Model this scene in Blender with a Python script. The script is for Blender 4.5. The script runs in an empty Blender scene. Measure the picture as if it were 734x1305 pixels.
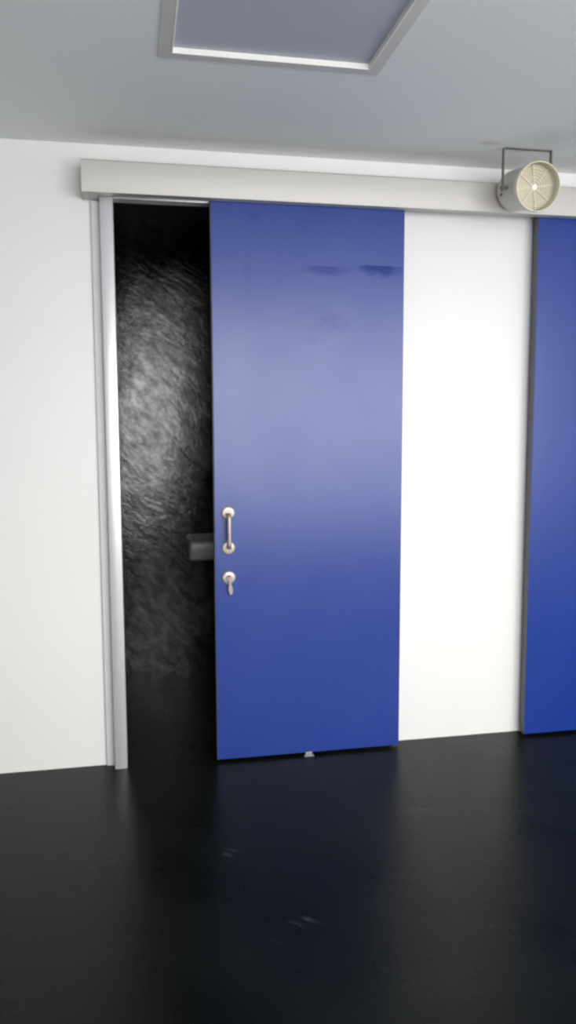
import bpy, bmesh, math
from mathutils import Vector, Matrix

scene = bpy.context.scene
COL = scene.collection
PI = math.pi

# ------------------------------------------------------------------ helpers
def srgb(r, g, b):
    f = lambda c: (c / 255 / 12.92) if c <= 10 else ((c / 255 + 0.055) / 1.055) ** 2.4
    return (f(r), f(g), f(b), 1.0)

class NT:
    """small wrapper for building node materials"""
    def __init__(self, name):
        self.m = bpy.data.materials.new(name)
        self.m.use_nodes = True
        self.t = self.m.node_tree
        self.bsdf = self.t.nodes['Principled BSDF']
        self.tc = self.t.nodes.new('ShaderNodeTexCoord')
    def node(self, typ, **kw):
        n = self.t.nodes.new(typ)
        for k, v in kw.items():
            setattr(n, k, v)
        return n
    def link(self, a, b):
        self.t.links.new(a, b)
    def put(self, sock, v):
        if isinstance(v, bpy.types.NodeSocket):
            self.link(v, sock)
        else:
            sock.default_value = v
    def math(self, op, a, b=0.0, clamp=False):
        n = self.node('ShaderNodeMath', operation=op, use_clamp=clamp)
        self.put(n.inputs[0], a); self.put(n.inputs[1], b)
        return n.outputs[0]
    def vmath(self, op, a, b=(0, 0, 0)):
        n = self.node('ShaderNodeVectorMath', operation=op)
        self.put(n.inputs[0], a); self.put(n.inputs[1], b)
        return n.outputs['Value'] if op == 'LENGTH' else n.outputs[0]
    def noise(self, scale, detail=4, rough=0.55, vec=None, stretch=None, color=False, rot=None):
        v = vec or self.tc.outputs['Object']
        if stretch or rot:
            # rotate first, then stretch, so that streaks can run diagonally
            for sock, val in (('Rotation', rot), ('Scale', stretch)):
                if val:
                    mp = self.node('ShaderNodeMapping')
                    self.link(v, mp.inputs[0])
                    mp.inputs[sock].default_value = val
                    v = mp.outputs[0]
        n = self.node('ShaderNodeTexNoise')
        n.inputs['Scale'].default_value = scale
        n.inputs['Detail'].default_value = detail
        n.inputs['Roughness'].default_value = rough
        self.link(v, n.inputs['Vector'])
        return n.outputs['Color'] if color else n.outputs[0]
    def ramp(self, fac, a, b, lo=0.0, hi=1.0):
        n = self.node('ShaderNodeMapRange', interpolation_type='SMOOTHSTEP')
        self.put(n.inputs['Value'], fac)
        n.inputs['From Min'].default_value = a; n.inputs['From Max'].default_value = b
        n.inputs['To Min'].default_value = lo; n.inputs['To Max'].default_value = hi
        return n.outputs[0]
    def mix(self, fac, a, b):
        n = self.node('ShaderNodeMix', data_type='RGBA')
        self.put(n.inputs['Factor'], fac)
        self.put(n.inputs[6], a); self.put(n.inputs[7], b)
        return n.outputs[2]
    def bump(self, h, strength, dist):
        n = self.node('ShaderNodeBump')
        self.put(n.inputs['Height'], h)
        n.inputs['Strength'].default_value = strength
        n.inputs['Distance'].default_value = dist
        self.link(n.outputs[0], self.bsdf.inputs['Normal'])
    def set(self, **kw):
        for k, v in kw.items():
            self.put(self.bsdf.inputs[k.replace('_', ' ')], v)
        return self.m
    def blob(self, c, h, edge=(0.75, 1.1), wobble=0.25, wscale=30):
        """irregular patch mask centred at c with half sizes h (object space)"""
        p = self.vmath('SUBTRACT', self.tc.outputs['Object'], c)
        p = self.vmath('DIVIDE', p, h)
        w = self.vmath('SUBTRACT', self.noise(wscale, color=True), (0.5, 0.5, 0.5))
        w = self.vmath('MULTIPLY', w, (wobble * 4,) * 3)
        l = self.vmath('LENGTH', self.vmath('ADD', p, w))
        return self.ramp(l, edge[0], edge[1], 1.0, 0.0)

def addbox(bm, x0, x1, y0, y1, z0, z1, bev=0.0, seg=2):
    m = Matrix.Translation(((x0 + x1) / 2, (y0 + y1) / 2, (z0 + z1) / 2)) @ Matrix.Diagonal((x1 - x0, y1 - y0, z1 - z0, 1))
    r = bmesh.ops.create_cube(bm, size=1.0, matrix=m)
    if bev:
        es = list({e for v in r['verts'] for e in v.link_edges})
        bmesh.ops.bevel(bm, geom=es, offset=bev, segments=seg, profile=0.5, affect='EDGES', clamp_overlap=True)

def lathe(bm, prof, n=48, mat=Matrix.Identity(4), cap0=False, cap1=False):
    """profile of (radius, height) swept about local +Z"""
    rings = []
    for r, z in prof:
        if r < 1e-6:
            rings.append([bm.verts.new(mat @ Vector((0, 0, z)))])
        else:
            rings.append([bm.verts.new(mat @ Vector((r * math.cos(2 * PI * k / n), r * math.sin(2 * PI * k / n), z))) for k in range(n)])
    for a, b in zip(rings, rings[1:]):
        for k in range(n):
            j = (k + 1) % n
            if len(a) == 1 and len(b) == 1: continue
            if len(a) == 1: bm.faces.new((a[0], b[k], b[j]))
            elif len(b) == 1: bm.faces.new((a[k], b[0], a[j]))
            else: bm.faces.new((a[k], b[k], b[j], a[j]))
    if cap0 and len(rings[0]) > 1: bm.faces.new(rings[0][::-1])
    if cap1 and len(rings[-1]) > 1: bm.faces.new(rings[-1])

def tube(bm, pts, r, n=16):
    pts = [Vector(p) for p in pts]
    rings = []
    prev = None
    for i, p in enumerate(pts):
        t = (pts[min(i + 1, len(pts) - 1)] - pts[max(i - 1, 0)]).normalized()
        a = Vector((1, 0, 0)) if prev is None else prev
        a = (a - t * a.dot(t)).normalized()
        prev = a
        b = t.cross(a)
        rings.append([bm.verts.new(p + (a * math.cos(2 * PI * k / n) + b * math.sin(2 * PI * k / n)) * r) for k in range(n)])
    for u, v in zip(rings, rings[1:]):
        for k in range(n):
            j = (k + 1) % n
            bm.faces.new((u[k], u[j], v[j], v[k]))
    bm.faces.new(rings[0][::-1]); bm.faces.new(rings[-1])

def obj(name, bm, mat, parent=None, loc=None, smooth=True):
    bmesh.ops.recalc_face_normals(bm, faces=bm.faces)
    me = bpy.data.meshes.new(name)
    bm.to_mesh(me); bm.free()
    for m in (mat if isinstance(mat, (list, tuple)) else [mat]):
        me.materials.append(m)
    if smooth:
        for p in me.polygons: p.use_smooth = True
        me.set_sharp_from_angle(angle=math.radians(35))
    o = bpy.data.objects.new(name, me)
    COL.objects.link(o)
    if parent: o.parent = parent
    if loc: o.location = loc
    return o

def empty(name, loc, rot=(0, 0, 0)):
    o = bpy.data.objects.new(name, None)
    o.empty_display_size = 0.1
    COL.objects.link(o)
    o.location = loc; o.rotation_euler = rot
    return o

def tag(o, label=None, cat=None, kind=None, group=None):
    if label: o['label'] = label
    if cat: o['category'] = cat
    if kind: o['kind'] = kind
    if group: o['group'] = group
    return o

# ------------------------------------------------------------------ dimensions (metres)
CEIL = 2.60
XL, XR, YB = -4.0, 4.6, -4.5         # room: left, right, wall behind the camera
T = 0.10                             # partition thickness
OX0, OX1, OZ = -0.048, 0.78, 2.40    # door opening
IB = 1.335                           # far wall of the little black room
DOOR_Y0, DOOR_Y1 = -0.075, -0.037

# ------------------------------------------------------------------ materials
def m_wall():
    n = NT('white_wall_paint')
    c = n.mix(n.noise(1.5, 3), (0.81, 0.80, 0.79, 1), (0.84, 0.83, 0.82, 1))
    n.bump(n.noise(220, 3), 0.06, 0.002)
    return n.set(Base_Color=c, Roughness=0.42)
def m_ceiling():
    n = NT('ceiling_paint')
    c = n.mix(n.noise(1.2, 3), (0.83, 0.86, 0.855, 1), (0.87, 0.895, 0.885, 1))
    s = n.blob((1.45, -0.30, CEIL), (0.055, 0.03, 0.5), (0.2, 1.2), 0.25, 25)
    c = n.mix(n.math('MULTIPLY', s, 0.35), c, (0.42, 0.33, 0.26, 1))
    s2 = n.blob((1.58, -0.24, CEIL), (0.09, 0.025, 0.5), (0.3, 1.2), 0.3, 30)
    c = n.mix(n.math('MULTIPLY', s2, 0.22), c, (0.42, 0.38, 0.30, 1))
    n.bump(n.noise(150, 3), 0.05, 0.002)
    return n.set(Base_Color=c, Roughness=0.7)
def m_floor():
    n = NT('black_floor_coating')
    big = n.noise(1.6, 6, 0.6)
    c = n.mix(n.ramp(big, 0.35, 0.7), (0.0030, 0.0040, 0.0032, 1), (0.0062, 0.0078, 0.0062, 1))
    # fine pale scratches and scuffs
    sc = n.noise(9, 8, 0.7, stretch=(1.0, 6.0, 1), rot=(0, 0, 0.7))
    patch = n.ramp(n.noise(2.3, 3), 0.52, 0.7)
    scm = n.math('MULTIPLY', n.ramp(sc, 0.66, 0.76), patch)
    c = n.mix(n.math('MULTIPLY', scm, 0.22), c, (0.10, 0.105, 0.10, 1))
    for cx, cy, hx, hy in ((0.47, -1.26, 0.05, 0.03), (0.30, -0.83, 0.03, 0.05), (1.02, -0.68, 0.12, 0.05), (0.38, -1.33, 0.03, 0.02)):
        b = n.math('MULTIPLY', n.blob((cx, cy, 0), (hx, hy, 0.3), (0.1, 1.2), 0.5, 18), n.ramp(sc, 0.5, 0.62))
        c = n.mix(n.math('MULTIPLY', b, 0.3), c, (0.12, 0.12, 0.11, 1))
    r = n.ramp(n.noise(3.0, 5, 0.65), 0.3, 0.75, 0.26, 0.36)
    h = n.math('ADD', n.noise(55, 4, 0.6), n.math('MULTIPLY', n.noise(260, 2), 0.25))
    n.bump(h, 0.22, 0.003)
    n.bsdf.inputs['Specular IOR Level'].default_value = 0.13
    return n.set(Base_Color=c, Roughness=r)
def m_blackwall():
    n = NT('black_gloss_plaster')
    h1 = n.noise(5.5, 7, 0.62, stretch=(1, 1, 0.75), rot=(0, 0.6, 0))
    h2 = n.noise(22, 7, 0.65, stretch=(1.0, 1, 2.6), rot=(0, -0.75, 0))
    h3 = n.noise(90, 4, 0.6, stretch=(1.0, 1, 2.0), rot=(0, -0.75, 0))
    h = n.math('ADD', n.math('MULTIPLY', h1, 1.0), n.math('ADD', n.math('MULTIPLY', h2, 0.5), n.math('MULTIPLY', h3, 0.07)))
    n.bump(h, 0.24, 0.013)
    c = n.mix(n.ramp(n.noise(4, 4), 0.4, 0.65), (0.0028, 0.003, 0.0032, 1), (0.0065, 0.0055, 0.005, 1))
    r = n.ramp(n.noise(7, 6, 0.7), 0.35, 0.7, 0.09, 0.22)
    pt = n.noise(9, 7, 0.68, stretch=(1.0, 1, 2.2), rot=(0, -0.8, 0))
    n.link(n.ramp(pt, 0.34, 0.68, 0.38, 1.02), n.bsdf.inputs['Specular IOR Level'])
    return n.set(Base_Color=c, Roughness=r)
def m_darkceiling():
    n = NT('dark_ceiling_paint')
    n.bump(n.noise(60, 3), 0.1, 0.003)
    return n.set(Base_Color=n.mix(n.noise(3, 3), (0.10, 0.10, 0.10, 1), (0.14, 0.14, 0.135, 1)), Roughness=0.6)
def m_alu(name, col, rough=0.38, metallic=0.35):
    n = NT(name)
    v = n.noise(6, 4, 0.5, stretch=(0.2, 1, 3))
    c = n.mix(v, tuple(x * 0.96 for x in col[:3]) + (1,), tuple(min(1, x * 1.04) for x in col[:3]) + (1,))
    n.bump(n.noise(180, 2), 0.03, 0.001)
    return n.set(Base_Color=c, Roughness=rough, Metallic=metallic)
def m_blue(name, smudges=()):
    n = NT(name)
    base = n.mix(n.noise(1.7, 5, 0.6), (0.003, 0.030, 0.235, 1), (0.004, 0.035, 0.26, 1))
    m = None
    streak = n.noise(30, 5, 0.7, stretch=(1.2, 1, 3.5), rot=(0, -0.5, 0))
    for c, h, s, st in smudges:
        b = n.blob(c, h, (0.45, 1.15), 0.22, 22)
        if st is True: b = n.math('MULTIPLY', b, n.ramp(streak, 0.42, 0.6))
        if st == 'cut':      # wiped patch with a straight upper edge
            sz = n.node('ShaderNodeSeparateXYZ'); n.link(n.tc.outputs['Object'], sz.inputs[0])
            b = n.math('MULTIPLY', b, n.ramp(sz.outputs['Z'], c[2] - 0.002, c[2] + 0.004, 1.0, 0.0))
            b = n.math('MULTIPLY', b, n.ramp(streak, 0.3, 0.5, 0.65, 1.0))
        b = n.math('MULTIPLY', b, s)
        m = b if m is None else n.math('MAXIMUM', m, b)
    film = n.noise(2.5, 6, 0.65)
    spec = n.ramp(film, 0.2, 0.8, 0.56, 0.62)
    if m is not None:
        base = n.mix(m, base, (0.004, 0.024, 0.20, 1))
        spec = n.math('MULTIPLY', spec, n.math('SUBTRACT', 1.0, n.math('MULTIPLY', m, 0.75)))
    r = n.ramp(n.noise(4, 5, 0.6), 0.3, 0.7, 0.30, 0.33)
    n.bump(n.noise(240, 2), 0.04, 0.001)
    n.link(spec, n.bsdf.inputs['Specular IOR Level'])
    return n.set(Base_Color=base, Roughness=r)
def m_simple(name, col, rough=0.5, metallic=0.0, var=0.06, bump=0.04, bscale=120, nscale=8):
    n = NT(name)
    c = n.mix(n.noise(nscale, 4), tuple(x * (1 - var) for x in col[:3]) + (1,), tuple(min(1, x * (1 + var)) for x in col[:3]) + (1,))
    if bump: n.bump(n.noise(bscale, 3), bump, 0.001)
    return n.set(Base_Color=c, Roughness=rough, Metallic=metallic)

WALL, CEILM, FLOOR, BLACK, DCEIL = m_wall(), m_ceiling(), m_floor(), m_blackwall(), m_darkceiling()
RAIL = m_alu('painted_aluminium_cover', (0.545, 0.52, 0.49), 0.42, 0.1)
POST = m_alu('satin_aluminium_jamb', (0.72, 0.71, 0.73), 0.36, 0.45)
CASING = m_simple('grey_white_casing', (0.72, 0.71, 0.73), 0.5)
STEEL = m_simple('brushed_steel', (0.45, 0.41, 0.375), 0.46, 0.65, 0.08, 0.05, 300, 40)
DOOREDGE = m_simple('dark_edge_band', (0.085, 0.085, 0.095), 0.5)
SPK = m_simple('beige_speaker_plastic', (0.64, 0.62, 0.54), 0.45)
SPKRIM = m_simple('cream_speaker_rim', (0.72, 0.68, 0.53), 0.4)
GRILLE = m_simple('beige_grille', (0.60, 0.55, 0.43), 0.5)
RIB = m_simple('pale_rib_plastic', (0.86, 0.84, 0.74), 0.35)
BRKT = m_simple('aged_bracket_metal', (0.20, 0.185, 0.165), 0.5, 0.3, 0.25, 0.1, 200, 60)
BROWN = m_simple('brown_terminal', (0.12, 0.07, 0.045), 0.6)
LABELM = m_simple('pale_sticker', (0.88, 0.86, 0.80), 0.5)
PANEL = m_simple('grey_blue_panel', (0.50, 0.52, 0.60), 0.45)
FRAME = m_simple('pale_grey_frame', (0.66, 0.65, 0.61), 0.45)
LIP = m_simple('white_frame_lip', (0.86, 0.85, 0.80), 0.35)
CERAMIC = m_simple('pale_grey_ceramic', (0.36, 0.355, 0.35), 0.3, 0, 0.02, 0.0)
GUIDE = m_simple('pale_nylon', (0.28, 0.29, 0.32), 0.4)

# ------------------------------------------------------------------ setting
def struct(name, bm, mat, label, cat, smooth=False):
    return tag(obj(name, bm, mat, smooth=smooth), label, cat, 'structure')

bm = bmesh.new(); addbox(bm, XL - .15, XR + .15, YB - .15, IB + .15, -0.15, 0.0)
struct('floor', bm, FLOOR, 'black glossy coated floor running under both blue sliding doors', 'floor')
bm = bmesh.new()
addbox(bm, XL - .15, 0.125 - .005, YB - .15, T, CEIL, CEIL + .15)
addbox(bm, 0.797 + .005, XR + .15, YB - .15, T, CEIL, CEIL + .15)
addbox(bm, 0.12, 0.802, YB - .15, -1.53, CEIL, CEIL + .15)
addbox(bm, 0.12, 0.802, -0.825, T, CEIL, CEIL + .15)
addbox(bm, 0.12, 0.802, -1.53, -0.825, CEIL + .06, CEIL + .15)
struct('ceiling', bm, CEILM, 'grey-white flat ceiling with a recessed square panel', 'ceiling')

# wall with the door opening; the side towards the black room is black
bm = bmesh.new()
addbox(bm, XL - .15, OX0 - .03, 0, T, 0, CEIL)
addbox(bm, OX1 + .03, XR + .15, 0, T, 0, CEIL)
addbox(bm, OX0 - .03, OX1 + .03, 0, T, OZ + .03, CEIL)
wb = struct('wall_back', bm, [WALL, BLACK], 'white wall carrying the sliding doors and their rail cover', 'wall')
for p in wb.data.polygons:
    if p.normal.y > 0.9: p.material_index = 1
bm = bmesh.new(); addbox(bm, XL - .15, XL, YB, 0, 0, CEIL)
struct('wall_left', bm, WALL, 'plain white side wall left of the camera', 'wall')
bm = bmesh.new(); addbox(bm, XR, XR + .15, YB, 0, 0, CEIL)
struct('wall_right', bm, WALL, 'plain white side wall right of the camera', 'wall')
WX0, WX1, WZ0, WZ1 = -0.35, 3.95, 0.60, 2.54
bm = bmesh.new()
addbox(bm, XL - .15, WX0, YB - .15, YB, 0, CEIL)
addbox(bm, WX1, XR + .15, YB - .15, YB, 0, CEIL)
addbox(bm, WX0, WX1, YB - .15, YB, 0, WZ0)
addbox(bm, WX0, WX1, YB - .15, YB, WZ1, CEIL)
struct('wall_front', bm, WALL, 'white wall behind the camera with the big window', 'wall')
bm = bmesh.new()
fy0, fy1 = YB - .11, YB - .05
addbox(bm, WX0, WX1, fy0, fy1, WZ0, WZ0 + .05, .004); addbox(bm, WX0, WX1, fy0, fy1, WZ1 - .05, WZ1, .004)
for x in (WX0, (WX0 + WX1) / 2 - .025, WX1 - .05): addbox(bm, x, x + .05, fy0, fy1, WZ0, WZ1, .004)
struct('window_1', bm, POST, 'wide aluminium window behind the camera', 'window')

# black little room behind the opening
IX0, IX1, IC = -0.75, 1.35, 2.645
bm = bmesh.new(); addbox(bm, IX0 - .1, IX1 + .1, IB, IB + .12, 0, IC + .05)
struct('wall_inner_back', bm, BLACK, 'rough glossy black wall seen through the open doorway', 'wall')
bm = bmesh.new(); addbox(bm, IX0 - .1, IX0, T, IB, 0, IC + .05)
struct('wall_inner_left', bm, BLACK, 'black left wall of the small dark room', 'wall')
bm = bmesh.new(); addbox(bm, IX1, IX1 + .1, T, IB, 0, IC + .05)
struct('wall_inner_right', bm, BLACK, 'black right wall of the small dark room', 'wall')
bm = bmesh.new(); addbox(bm, IX0, IX1, T, IB, IC, IC + .1)
struct('ceiling_inner', bm, DCEIL, 'dark ceiling of the small black room', 'ceiling')
bm = bmesh.new(); addbox(bm, IX0, IX1, T - .001, T + .004, CEIL - .001, IC + .05)
struct('trim_4', bm, BLACK, 'black strip above the inner side of the doorway', 'trim')

# door frame: post + casing on the left, head bar above the opening
bm = bmesh.new()
addbox(bm, -0.101, OX0, -0.060, -0.0005, 0.0, 2.42, .004)
addbox(bm, OX0 - .029, OX0, -0.002, T, 0.0, OZ, .002)
post = struct('trim_1', bm, POST, 'silver aluminium door post standing left of the open doorway', 'door frame', True)
bm = bmesh.new(); addbox(bm, -0.137, -0.1015, -0.016, -0.0003, 0.0, 2.378, .005, 3)
struct('trim_2', bm, CASING, 'narrow grey-white casing strip on the wall beside the silver post', 'trim', True)
bm = bmesh.new()
addbox(bm, OX0 + .0005, OX1 + .04, -0.034, -0.0005, 2.383, 2.43, .003)
addbox(bm, OX0 + .0005, OX1, -0.0005, .03, 2.383, 2.43, .002)
struct('trim_3', bm, POST, 'silver bar along the top of the open doorway', 'trim', True)

# ------------------------------------------------------------------ rail cover (pelmet)
rc = empty('rail_cover', (-0.165, 0, 2.379))
tag(rc, 'long pale aluminium box covering the sliding rail above both blue doors', 'rail cover')
L = 3.85
bm = bmesh.new()
# U-shaped cover open downwards: front, top, bottom lip, end plate
prof = [(-0.0005, 0.124), (-0.124, 0.124), (-0.130, 0.118), (-0.130, 0.002), (-0.129, 0.0), (-0.126, 0.0),
        (-0.126, 0.116), (-0.122, 0.120), (-0.0005, 0.120)]
a = [bm.verts.new((0.003, y, z)) for y, z in prof]
b = [bm.verts.new((L, y, z)) for y, z in prof]
for k in range(len(prof)):
    j = (k + 1) % len(prof)
    bm.faces.new((a[k], a[j], b[j], b[k]))
bm.faces.new(a[::-1]); bm.faces.new(b)
obj('cover_profile', bm, RAIL, rc)
bm = bmesh.new(); addbox(bm, 0.0, 0.004, -0.1305, -0.0005, -0.0005, 0.1245, .0015)
obj('end_cap', bm, RAIL, rc)
bm = bmesh.new(); addbox(bm, 0.004, 0.0635, -0.126, -0.017, 0.0003, 0.003); addbox(bm, 0.0635, L, -0.126, -0.084, 0.0003, 0.003)
obj('bottom_lip', bm, RAIL, rc)
bm = bmesh.new()
addbox(bm, 0.01, L, -0.078, -0.074, 0.045, 0.11); addbox(bm, 0.01, L, -0.038, -0.034, 0.045, 0.11)
addbox(bm, 0.01, L, -0.078, -0.034, 0.11, 0.115); addbox(bm, 0.01, L, -0.034, -0.0005, 0.085, 0.11)
obj('sliding_rail', bm, POST, rc)

# ------------------------------------------------------------------ sliding doors
BLUE1 = m_blue('blue_door_laminate_scuffed', [
    ((0.722, -0.04, 2.148), (0.118, 0.1, 0.048), 0.85, 'cut'),
    ((0.485, -0.04, 2.138), (0.115, 0.1, 0.045), 0.5, 'cut'),
    ((0.15, -0.04, 2.11), (0.035, 0.1, 0.016), 0.35, True),
    ((0.28, -0.04, 2.07), (0.018, 0.1, 0.02), 0.3, True),
    ((0.18, -0.04, 2.33), (0.03, 0.1, 0.02), 0.3, False),
    ((0.52, -0.04, 1.90), (0.10, 0.1, 0.045), 0.35, True),
    ((0.42, -0.04, 1.83), (0.05, 0.1, 0.02), 0.25, True),
])
BLUE2 = m_blue('blue_door_laminate')
def sliding_door(name, x, w, mat, label):
    d = tag(empty(name, (x, -0.056, 0)), label, 'sliding door', 'structure')
    z0, z1 = 0.012, 2.44
    bm = bmesh.new(); addbox(bm, 0.002, w, -0.019, 0.019, z0, z1, .0012, 1)
    obj('door_panel', bm, mat, d)
    bm = bmesh.new(); addbox(bm, -0.0012, 0.0018, -0.0188, 0.019, z0, z1, .0006, 1)
    e = obj('edge_band', bm, DOOREDGE, d); e['label'] = 'dark grey edge band'
    return d
d1 = sliding_door('door_1', 0.340, 0.832, BLUE1, 'blue sliding door standing half open with steel pull handle and lock')
d2 = sliding_door('door_2', 1.793, 0.90, BLUE2, 'blue sliding door at the right edge below the beige speaker')

# pull handle: D-bar with two round roses
hx, fy = 0.0585, -0.0190
bm = bmesh.new()
pts = []
zt, zb, out, rr = 1.101 - 0.006, 0.951 + 0.006, fy - 0.040, 0.014
def arc(cz, s):
    return [(hx, out + rr - rr * math.sin(a), cz + s * (-rr + rr * math.cos(a)) if False else cz - s * rr + s * rr * math.cos(a)) for a in [i * PI / 2 / 6 for i in range(7)]]
pts = [(hx, fy - 0.001, zt)] + arc(zt, 1) + arc(zb, -1)[::-1] + [(hx, fy - 0.001, zb)]
tube(bm, pts, 0.0090, 18)
handle = obj('handle', bm, STEEL, d1); handle['label'] = 'satin steel pull handle'
def rose(cz, parent, name, r=0.0295):
    bm = bmesh.new()
    m = Matrix.Translation((hx, fy, cz)) @ Matrix.Rotation(PI / 2, 4, 'X')
    lathe(bm, [(r, 0), (r, 0.004), (r - .002, 0.0065), (r - .007, 0.008), (0.013, 0.0085), (0.011, 0.007), (0.0, 0.007)], 40, m, cap0=True)
    return obj(name, bm, STEEL, parent)
rose(1.101, handle, 'rose'); rose(0.951, handle, 'rose')
lock = rose(0.822, d1, 'lock_escutcheon'); lock['label'] = 'round steel lock plate'
bm = bmesh.new()
m = Matrix.Translation((hx, fy - .007, 0.822)) @ Matrix.Rotation(PI / 2, 4, 'X')
lathe(bm, [(0.0105, 0), (0.0105, 0.012), (0.009, 0.0135), (0, 0.0135)], 28, m, cap0=True)
obj('cylinder', bm, STEEL, lock)
# flat turn piece hanging down from the cylinder: narrow neck, wide paddle
bm = bmesh.new()
out_ = [(-.0045, .008), (.0045, .008), (.0045, -.028), (.0085, -.036), (.0095, -.050), (.0080, -.064), (.0035, -.072),
        (-.0035, -.072), (-.0080, -.064), (-.0095, -.050), (-.0085, -.036), (-.0045, -.028)]
va = [bm.verts.new((x, -.0022, z)) for x, z in out_]; vb = [bm.verts.new((x, .0022, z)) for x, z in out_]
bm.faces.new(va); bm.faces.new(vb[::-1])
for k in range(len(out_)):
    j = (k + 1) % len(out_); bm.faces.new((va[k], vb[k], vb[j], va[j]))
bmesh.ops.bevel(bm, geom=[e for e in bm.edges], offset=.0008, segments=1, affect='EDGES')
tt = obj('thumb_turn', bm, STEEL, lock, loc=(hx + .001, fy - .0235, 0.822)); tt.rotation_euler = (math.radians(5), math.radians(-5), 0)

# floor guide of the open door
fg = empty('floor_guide', (0.748, -0.084, 0.0)); tag(fg, 'small pale floor guide at the bottom edge of the half-open blue door', 'door guide')
bm = bmesh.new(); addbox(bm, -0.022, 0.022, -0.010, 0.006, 0.0, 0.004, .001); addbox(bm, -0.015, 0.015, -0.002, 0.005, 0.0035, 0.018, .0015)
obj('bracket', bm, GUIDE, fg)
bm = bmesh.new(); lathe(bm, [(0.0, 0.0), (.003, 0.0), (.003, 0.0012), (0, 0.0018)], 16, Matrix.Translation((0, -.006, 0.004)))
obj('screw', bm, STEEL, fg)

# ------------------------------------------------------------------ recessed ceiling panel
cp = empty('ceiling_panel', (0.461, -1.177, CEIL)); tag(cp, 'square grey-blue panel recessed in the ceiling within a pale frame', 'ceiling panel')
hi, ho = 0.308, 0.352
bm = bmesh.new()
def ringframe(bm, prof):
    """prof: (half size, z) loop points; square sweep"""
    rs = [[bm.verts.new((sx * h, sy * h, z)) for sx, sy in ((-1, -1), (1, -1), (1, 1), (-1, 1))] for h, z in prof]
    n = len(rs)
    for i in range(n):
        A, B = rs[i], rs[(i + 1) % n]
        for k in range(4):
            j = (k + 1) % 4; bm.faces.new((A[k], A[j], B[j], B[k]))
ringframe(bm, [(ho, -0.0005), (ho - .002, -0.004), (hi + .006, -0.006), (hi + .006, 0.016), (hi + .026, 0.016), (hi + .026, 0.0005)])
ringo = obj('frame', bm, FRAME, cp)
bm = bmesh.new()
ringframe(bm, [(hi + .0055, -0.0065), (hi + .001, -0.0065), (hi, -0.0055), (hi, 0.016), (hi + .0055, 0.016)])
lp = obj('lip', bm, LIP, cp); lp['label'] = 'thin white inner lip of the frame'
bm = bmesh.new(); addbox(bm, -hi - .004, hi + .004, -hi - .004, hi + .004, 0.0105, 0.022)
obj('panel', bm, PANEL, cp)

# ------------------------------------------------------------------ projector loudspeaker on ceiling bracket
PX, PY, PZ = 1.634, -0.262, 2.443
sp = empty('loudspeaker', (PX, PY, PZ)); tag(sp, 'round beige projector loudspeaker hanging from the ceiling by a bracket', 'loudspeaker')
tilt = math.radians(11)
# local speaker frame: +Z of lathe -> direction of the front (-y, tilted down)
Rm = Matrix.Rotation(tilt, 4, 'X') @ Matrix.Rotation(PI / 2, 4, 'X')
bm = bmesh.new()
lathe(bm, [(0, -.122), (.045, -.121), (.072, -.114), (.083, -.100), (.0845, -.08), (.0855, .060), (.0875, .066), (.0875, .078)], 64, Rm)
body = obj('housing', bm, SPK, sp)
bm = bmesh.new()
lathe(bm, [(.088, .066), (.0945, .070), (.0965, .082), (.0965, .100), (.0945, .105), (.0915, .105), (.0905, .100), (.0890, .062), (.0870, .060), (.0870, .068)], 64, Rm)
rim = obj('rim', bm, SPKRIM, sp); rim['label'] = 'cream front rim'
# grille: shallow dish with concentric steps
bm = bmesh.new()
pr = [(0.0, .060)]
for k in range(1, 9):
    r = .0115 * k
    if r > .086: break
    pr += [(r - .0025, .060 - .0006 * k), (r, .0635 - .0006 * k)]
pr += [(.0885, .055)]
lathe(bm, pr, 64, Rm)
gr = obj('grille', bm, GRILLE, sp)
bm = bmesh.new()
lathe(bm, [(.013, .058), (.013, .067), (.010, .070), (0, .071)], 32, Rm)
obj('hub', bm, RIB, gr)
for k in range(8):
    a = PI * 2 * k / 8 + math.radians(10)
    bm = bmesh.new()
    addbox(bm, .010, .085, -.0012, .0012, .056, .0675, .0005, 1)
    bmesh.ops.transform(bm, matrix=Rm @ Matrix.Rotation(a, 4, 'Z'), verts=bm.verts)
    obj('rib', bm, RIB, gr)
# terminal slots and sticker on the left side of the housing
for dz, mname in ((-.006, 'terminal'), (-.024, 'terminal')):
    bm = bmesh.new(); addbox(bm, -.0875, -.0825, -.006 - .052, .004 - .052, dz - .005, dz + .005, .001, 1)
    bmesh.ops.transform(bm, matrix=Matrix.Rotation(tilt, 4, 'X') @ Matrix.Scale(-1, 4, Vector((0, 1, 0))), verts=bm.verts)
    obj(mname, bm, BROWN, body)
bm = bmesh.new()
n = 6
ua = [(PI + (i / n - .5) * .42) for i in range(n + 1)]
lo = [bm.verts.new((math.cos(a) * .0872, .018, math.sin(a) * .0872)) for a in ua]
hi_ = [bm.verts.new((math.cos(a) * .0872, .040, math.sin(a) * .0872)) for a in ua]
for i in range(n): bm.faces.new((lo[i], lo[i + 1], hi_[i + 1], hi_[i]))
bmesh.ops.solidify(bm, geom=bm.faces[:], thickness=.0006)
bmesh.ops.transform(bm, matrix=Matrix.Rotation(tilt, 4, 'X'), verts=bm.verts)
obj('sticker', bm, LABELM, body)
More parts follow.
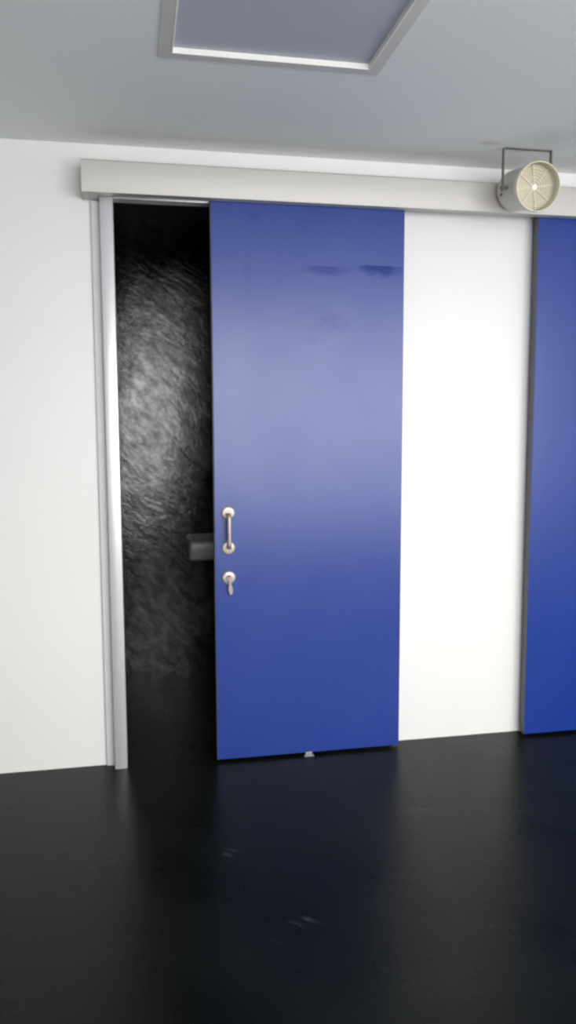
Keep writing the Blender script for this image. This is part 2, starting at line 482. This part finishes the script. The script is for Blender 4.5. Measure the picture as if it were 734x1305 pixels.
# U bracket: flat bar top against the ceiling and two legs to the pivots
bm = bmesh.new()
H = CEIL - PZ
w = .1075
cr = .006
outer = [(-w, -.014), (-w, H - cr), (-w + cr * .3, H - cr * .3), (-w + cr, H), (w - cr, H), (w - cr * .3, H - cr * .3), (w, H - cr), (w, -.014)]
inner = [(w - .003, -.014), (w - .003, H - cr), (w - .005, H - .005), (w - cr, H - .003), (-w + cr, H - .003), (-w + .005, H - .005), (-w + .003, H - cr), (-w + .003, -.014)]
N = len(outer)
A = [[bm.verts.new((x, y, z)) for x, z in outer] for y in (-.0095, .0095)]
B = [[bm.verts.new((x, y, z)) for x, z in inner[::-1]] for y in (-.0095, .0095)]
for i in range(N - 1):
    bm.faces.new((A[0][i], A[0][i + 1], A[1][i + 1], A[1][i]))
    bm.faces.new((B[0][i], B[1][i], B[1][i + 1], B[0][i + 1]))
    bm.faces.new((A[0][i], B[0][i], B[0][i + 1], A[0][i + 1]))
    bm.faces.new((A[1][i], A[1][i + 1], B[1][i + 1], B[1][i]))
for i in (0, N - 1):
    bm.faces.new((A[0][i], A[1][i], B[1][i], B[0][i]))
br = obj('bracket', bm, BRKT, sp); br['label'] = 'dark weathered metal U bracket'
for s in (-1, 1):
    bm = bmesh.new()
    m = Matrix.Translation((s * .083, 0, 0)) @ Matrix.Rotation(s * PI / 2, 4, 'Y')
    lathe(bm, [(.006, 0), (.006, .0215), (.008, .0225), (.0085, .026), (.008, .030), (.0065, .032), (0, .032)], 20, m, cap0=True)
    obj('knob', bm, BRKT, br)

# ------------------------------------------------------------------ wash basin in the dark room
wbn = empty('wash_basin', (0.305, IB, 0.0)); tag(wbn, 'pale grey wall-hung wash basin half hidden behind the blue door in the dark room', 'wash basin')
bm = bmesh.new()
W_, D_, zt_, zb_ = 0.46, 0.335, 0.829, 0.715
# shell: outer body with a rounded bottom, then inset bowl
addbox(bm, 0, W_, -D_, 0.0, zb_, zt_, .022, 4)
bmesh.ops.recalc_face_normals(bm, faces=bm.faces)
top = [f for f in bm.faces if f.normal.z > .95 and f.calc_area() > .05]
r = bmesh.ops.inset_region(bm, faces=top, thickness=.018)
r2 = bmesh.ops.inset_region(bm, faces=top, thickness=.012, depth=-.012)
r3 = bmesh.ops.inset_region(bm, faces=top, thickness=.05, depth=-.07)
basin = obj('bowl', bm, CERAMIC, wbn)
bm = bmesh.new(); lathe(bm, [(.0, 0), (.018, 0), (.018, .003), (.012, .004), (0, .002)], 24, Matrix.Translation((W_ / 2, -D_ / 2, zt_ - .0815)))
obj('drain', bm, STEEL, wbn)

# ------------------------------------------------------------------ daylight
wd = bpy.data.worlds.new('daylight'); scene.world = wd; wd.use_nodes = True
nt = wd.node_tree; bg = nt.nodes['Background']
tc = nt.nodes.new('ShaderNodeTexCoord'); sx = nt.nodes.new('ShaderNodeSeparateXYZ')
nt.links.new(tc.outputs['Generated'], sx.inputs[0])
rp = nt.nodes.new('ShaderNodeValToRGB')
mr = nt.nodes.new('ShaderNodeMapRange'); mr.inputs['From Min'].default_value = -0.5; mr.inputs['From Max'].default_value = 0.5
nt.links.new(sx.outputs['Z'], mr.inputs['Value']); nt.links.new(mr.outputs[0], rp.inputs[0])
e = rp.color_ramp.elements
e[0].position = 0.0; e[0].color = (0.66, 0.67, 0.68, 1)
e[1].position = 1.0; e[1].color = (1.0, 0.985, 0.96, 1)
for p, c in ((0.47, (0.66, 0.67, 0.68, 1)), (0.53, (1.0, 0.99, 0.97, 1))):
    k = rp.color_ramp.elements.new(p); k.color = c
nt.links.new(rp.outputs[0], bg.inputs['Color'])
bg.inputs['Strength'].default_value = 10.6
ld = bpy.data.lights.new('window_daylight', 'AREA'); ld.shape = 'RECTANGLE'
ld.size = WX1 - WX0; ld.size_y = WZ1 - WZ0; ld.cycles.is_portal = True
lo_ = bpy.data.objects.new('window_daylight', ld); COL.objects.link(lo_)
lo_.location = ((WX0 + WX1) / 2, YB - .14, (WZ0 + WZ1) / 2); lo_.rotation_euler = (PI / 2, 0, 0)

# ------------------------------------------------------------------ camera
cam = bpy.data.cameras.new('camera'); co = bpy.data.objects.new('camera', cam); COL.objects.link(co)
yaw, pitch, roll, fpx = 0.1934, -0.1080, -0.0038, 1016.6
f = Vector((math.sin(yaw) * math.cos(pitch), math.cos(yaw) * math.cos(pitch), math.sin(pitch)))
r = Vector((math.cos(yaw), -math.sin(yaw), 0)); u = r.cross(f)
r2, u2 = r * math.cos(roll) + u * math.sin(roll), -r * math.sin(roll) + u * math.cos(roll)
M = Matrix((r2, u2, -f)).transposed().to_4x4(); M.translation = (0, -3.438, 1.471)
co.matrix_world = M
cam.sensor_fit = 'VERTICAL'; cam.sensor_height = 24; cam.lens = fpx / 1305 * 24
scene.camera = co
cam.dof.use_dof = True; cam.dof.focus_distance = 1.3; cam.dof.aperture_fstop = 4.2   # the phone focused too near

scene.view_settings.view_transform = 'Standard'
scene.view_settings.look = 'None'
scene.view_settings.gamma = 1
scene.view_settings.use_curve_mapping = False
scene.view_settings.exposure = 0.0
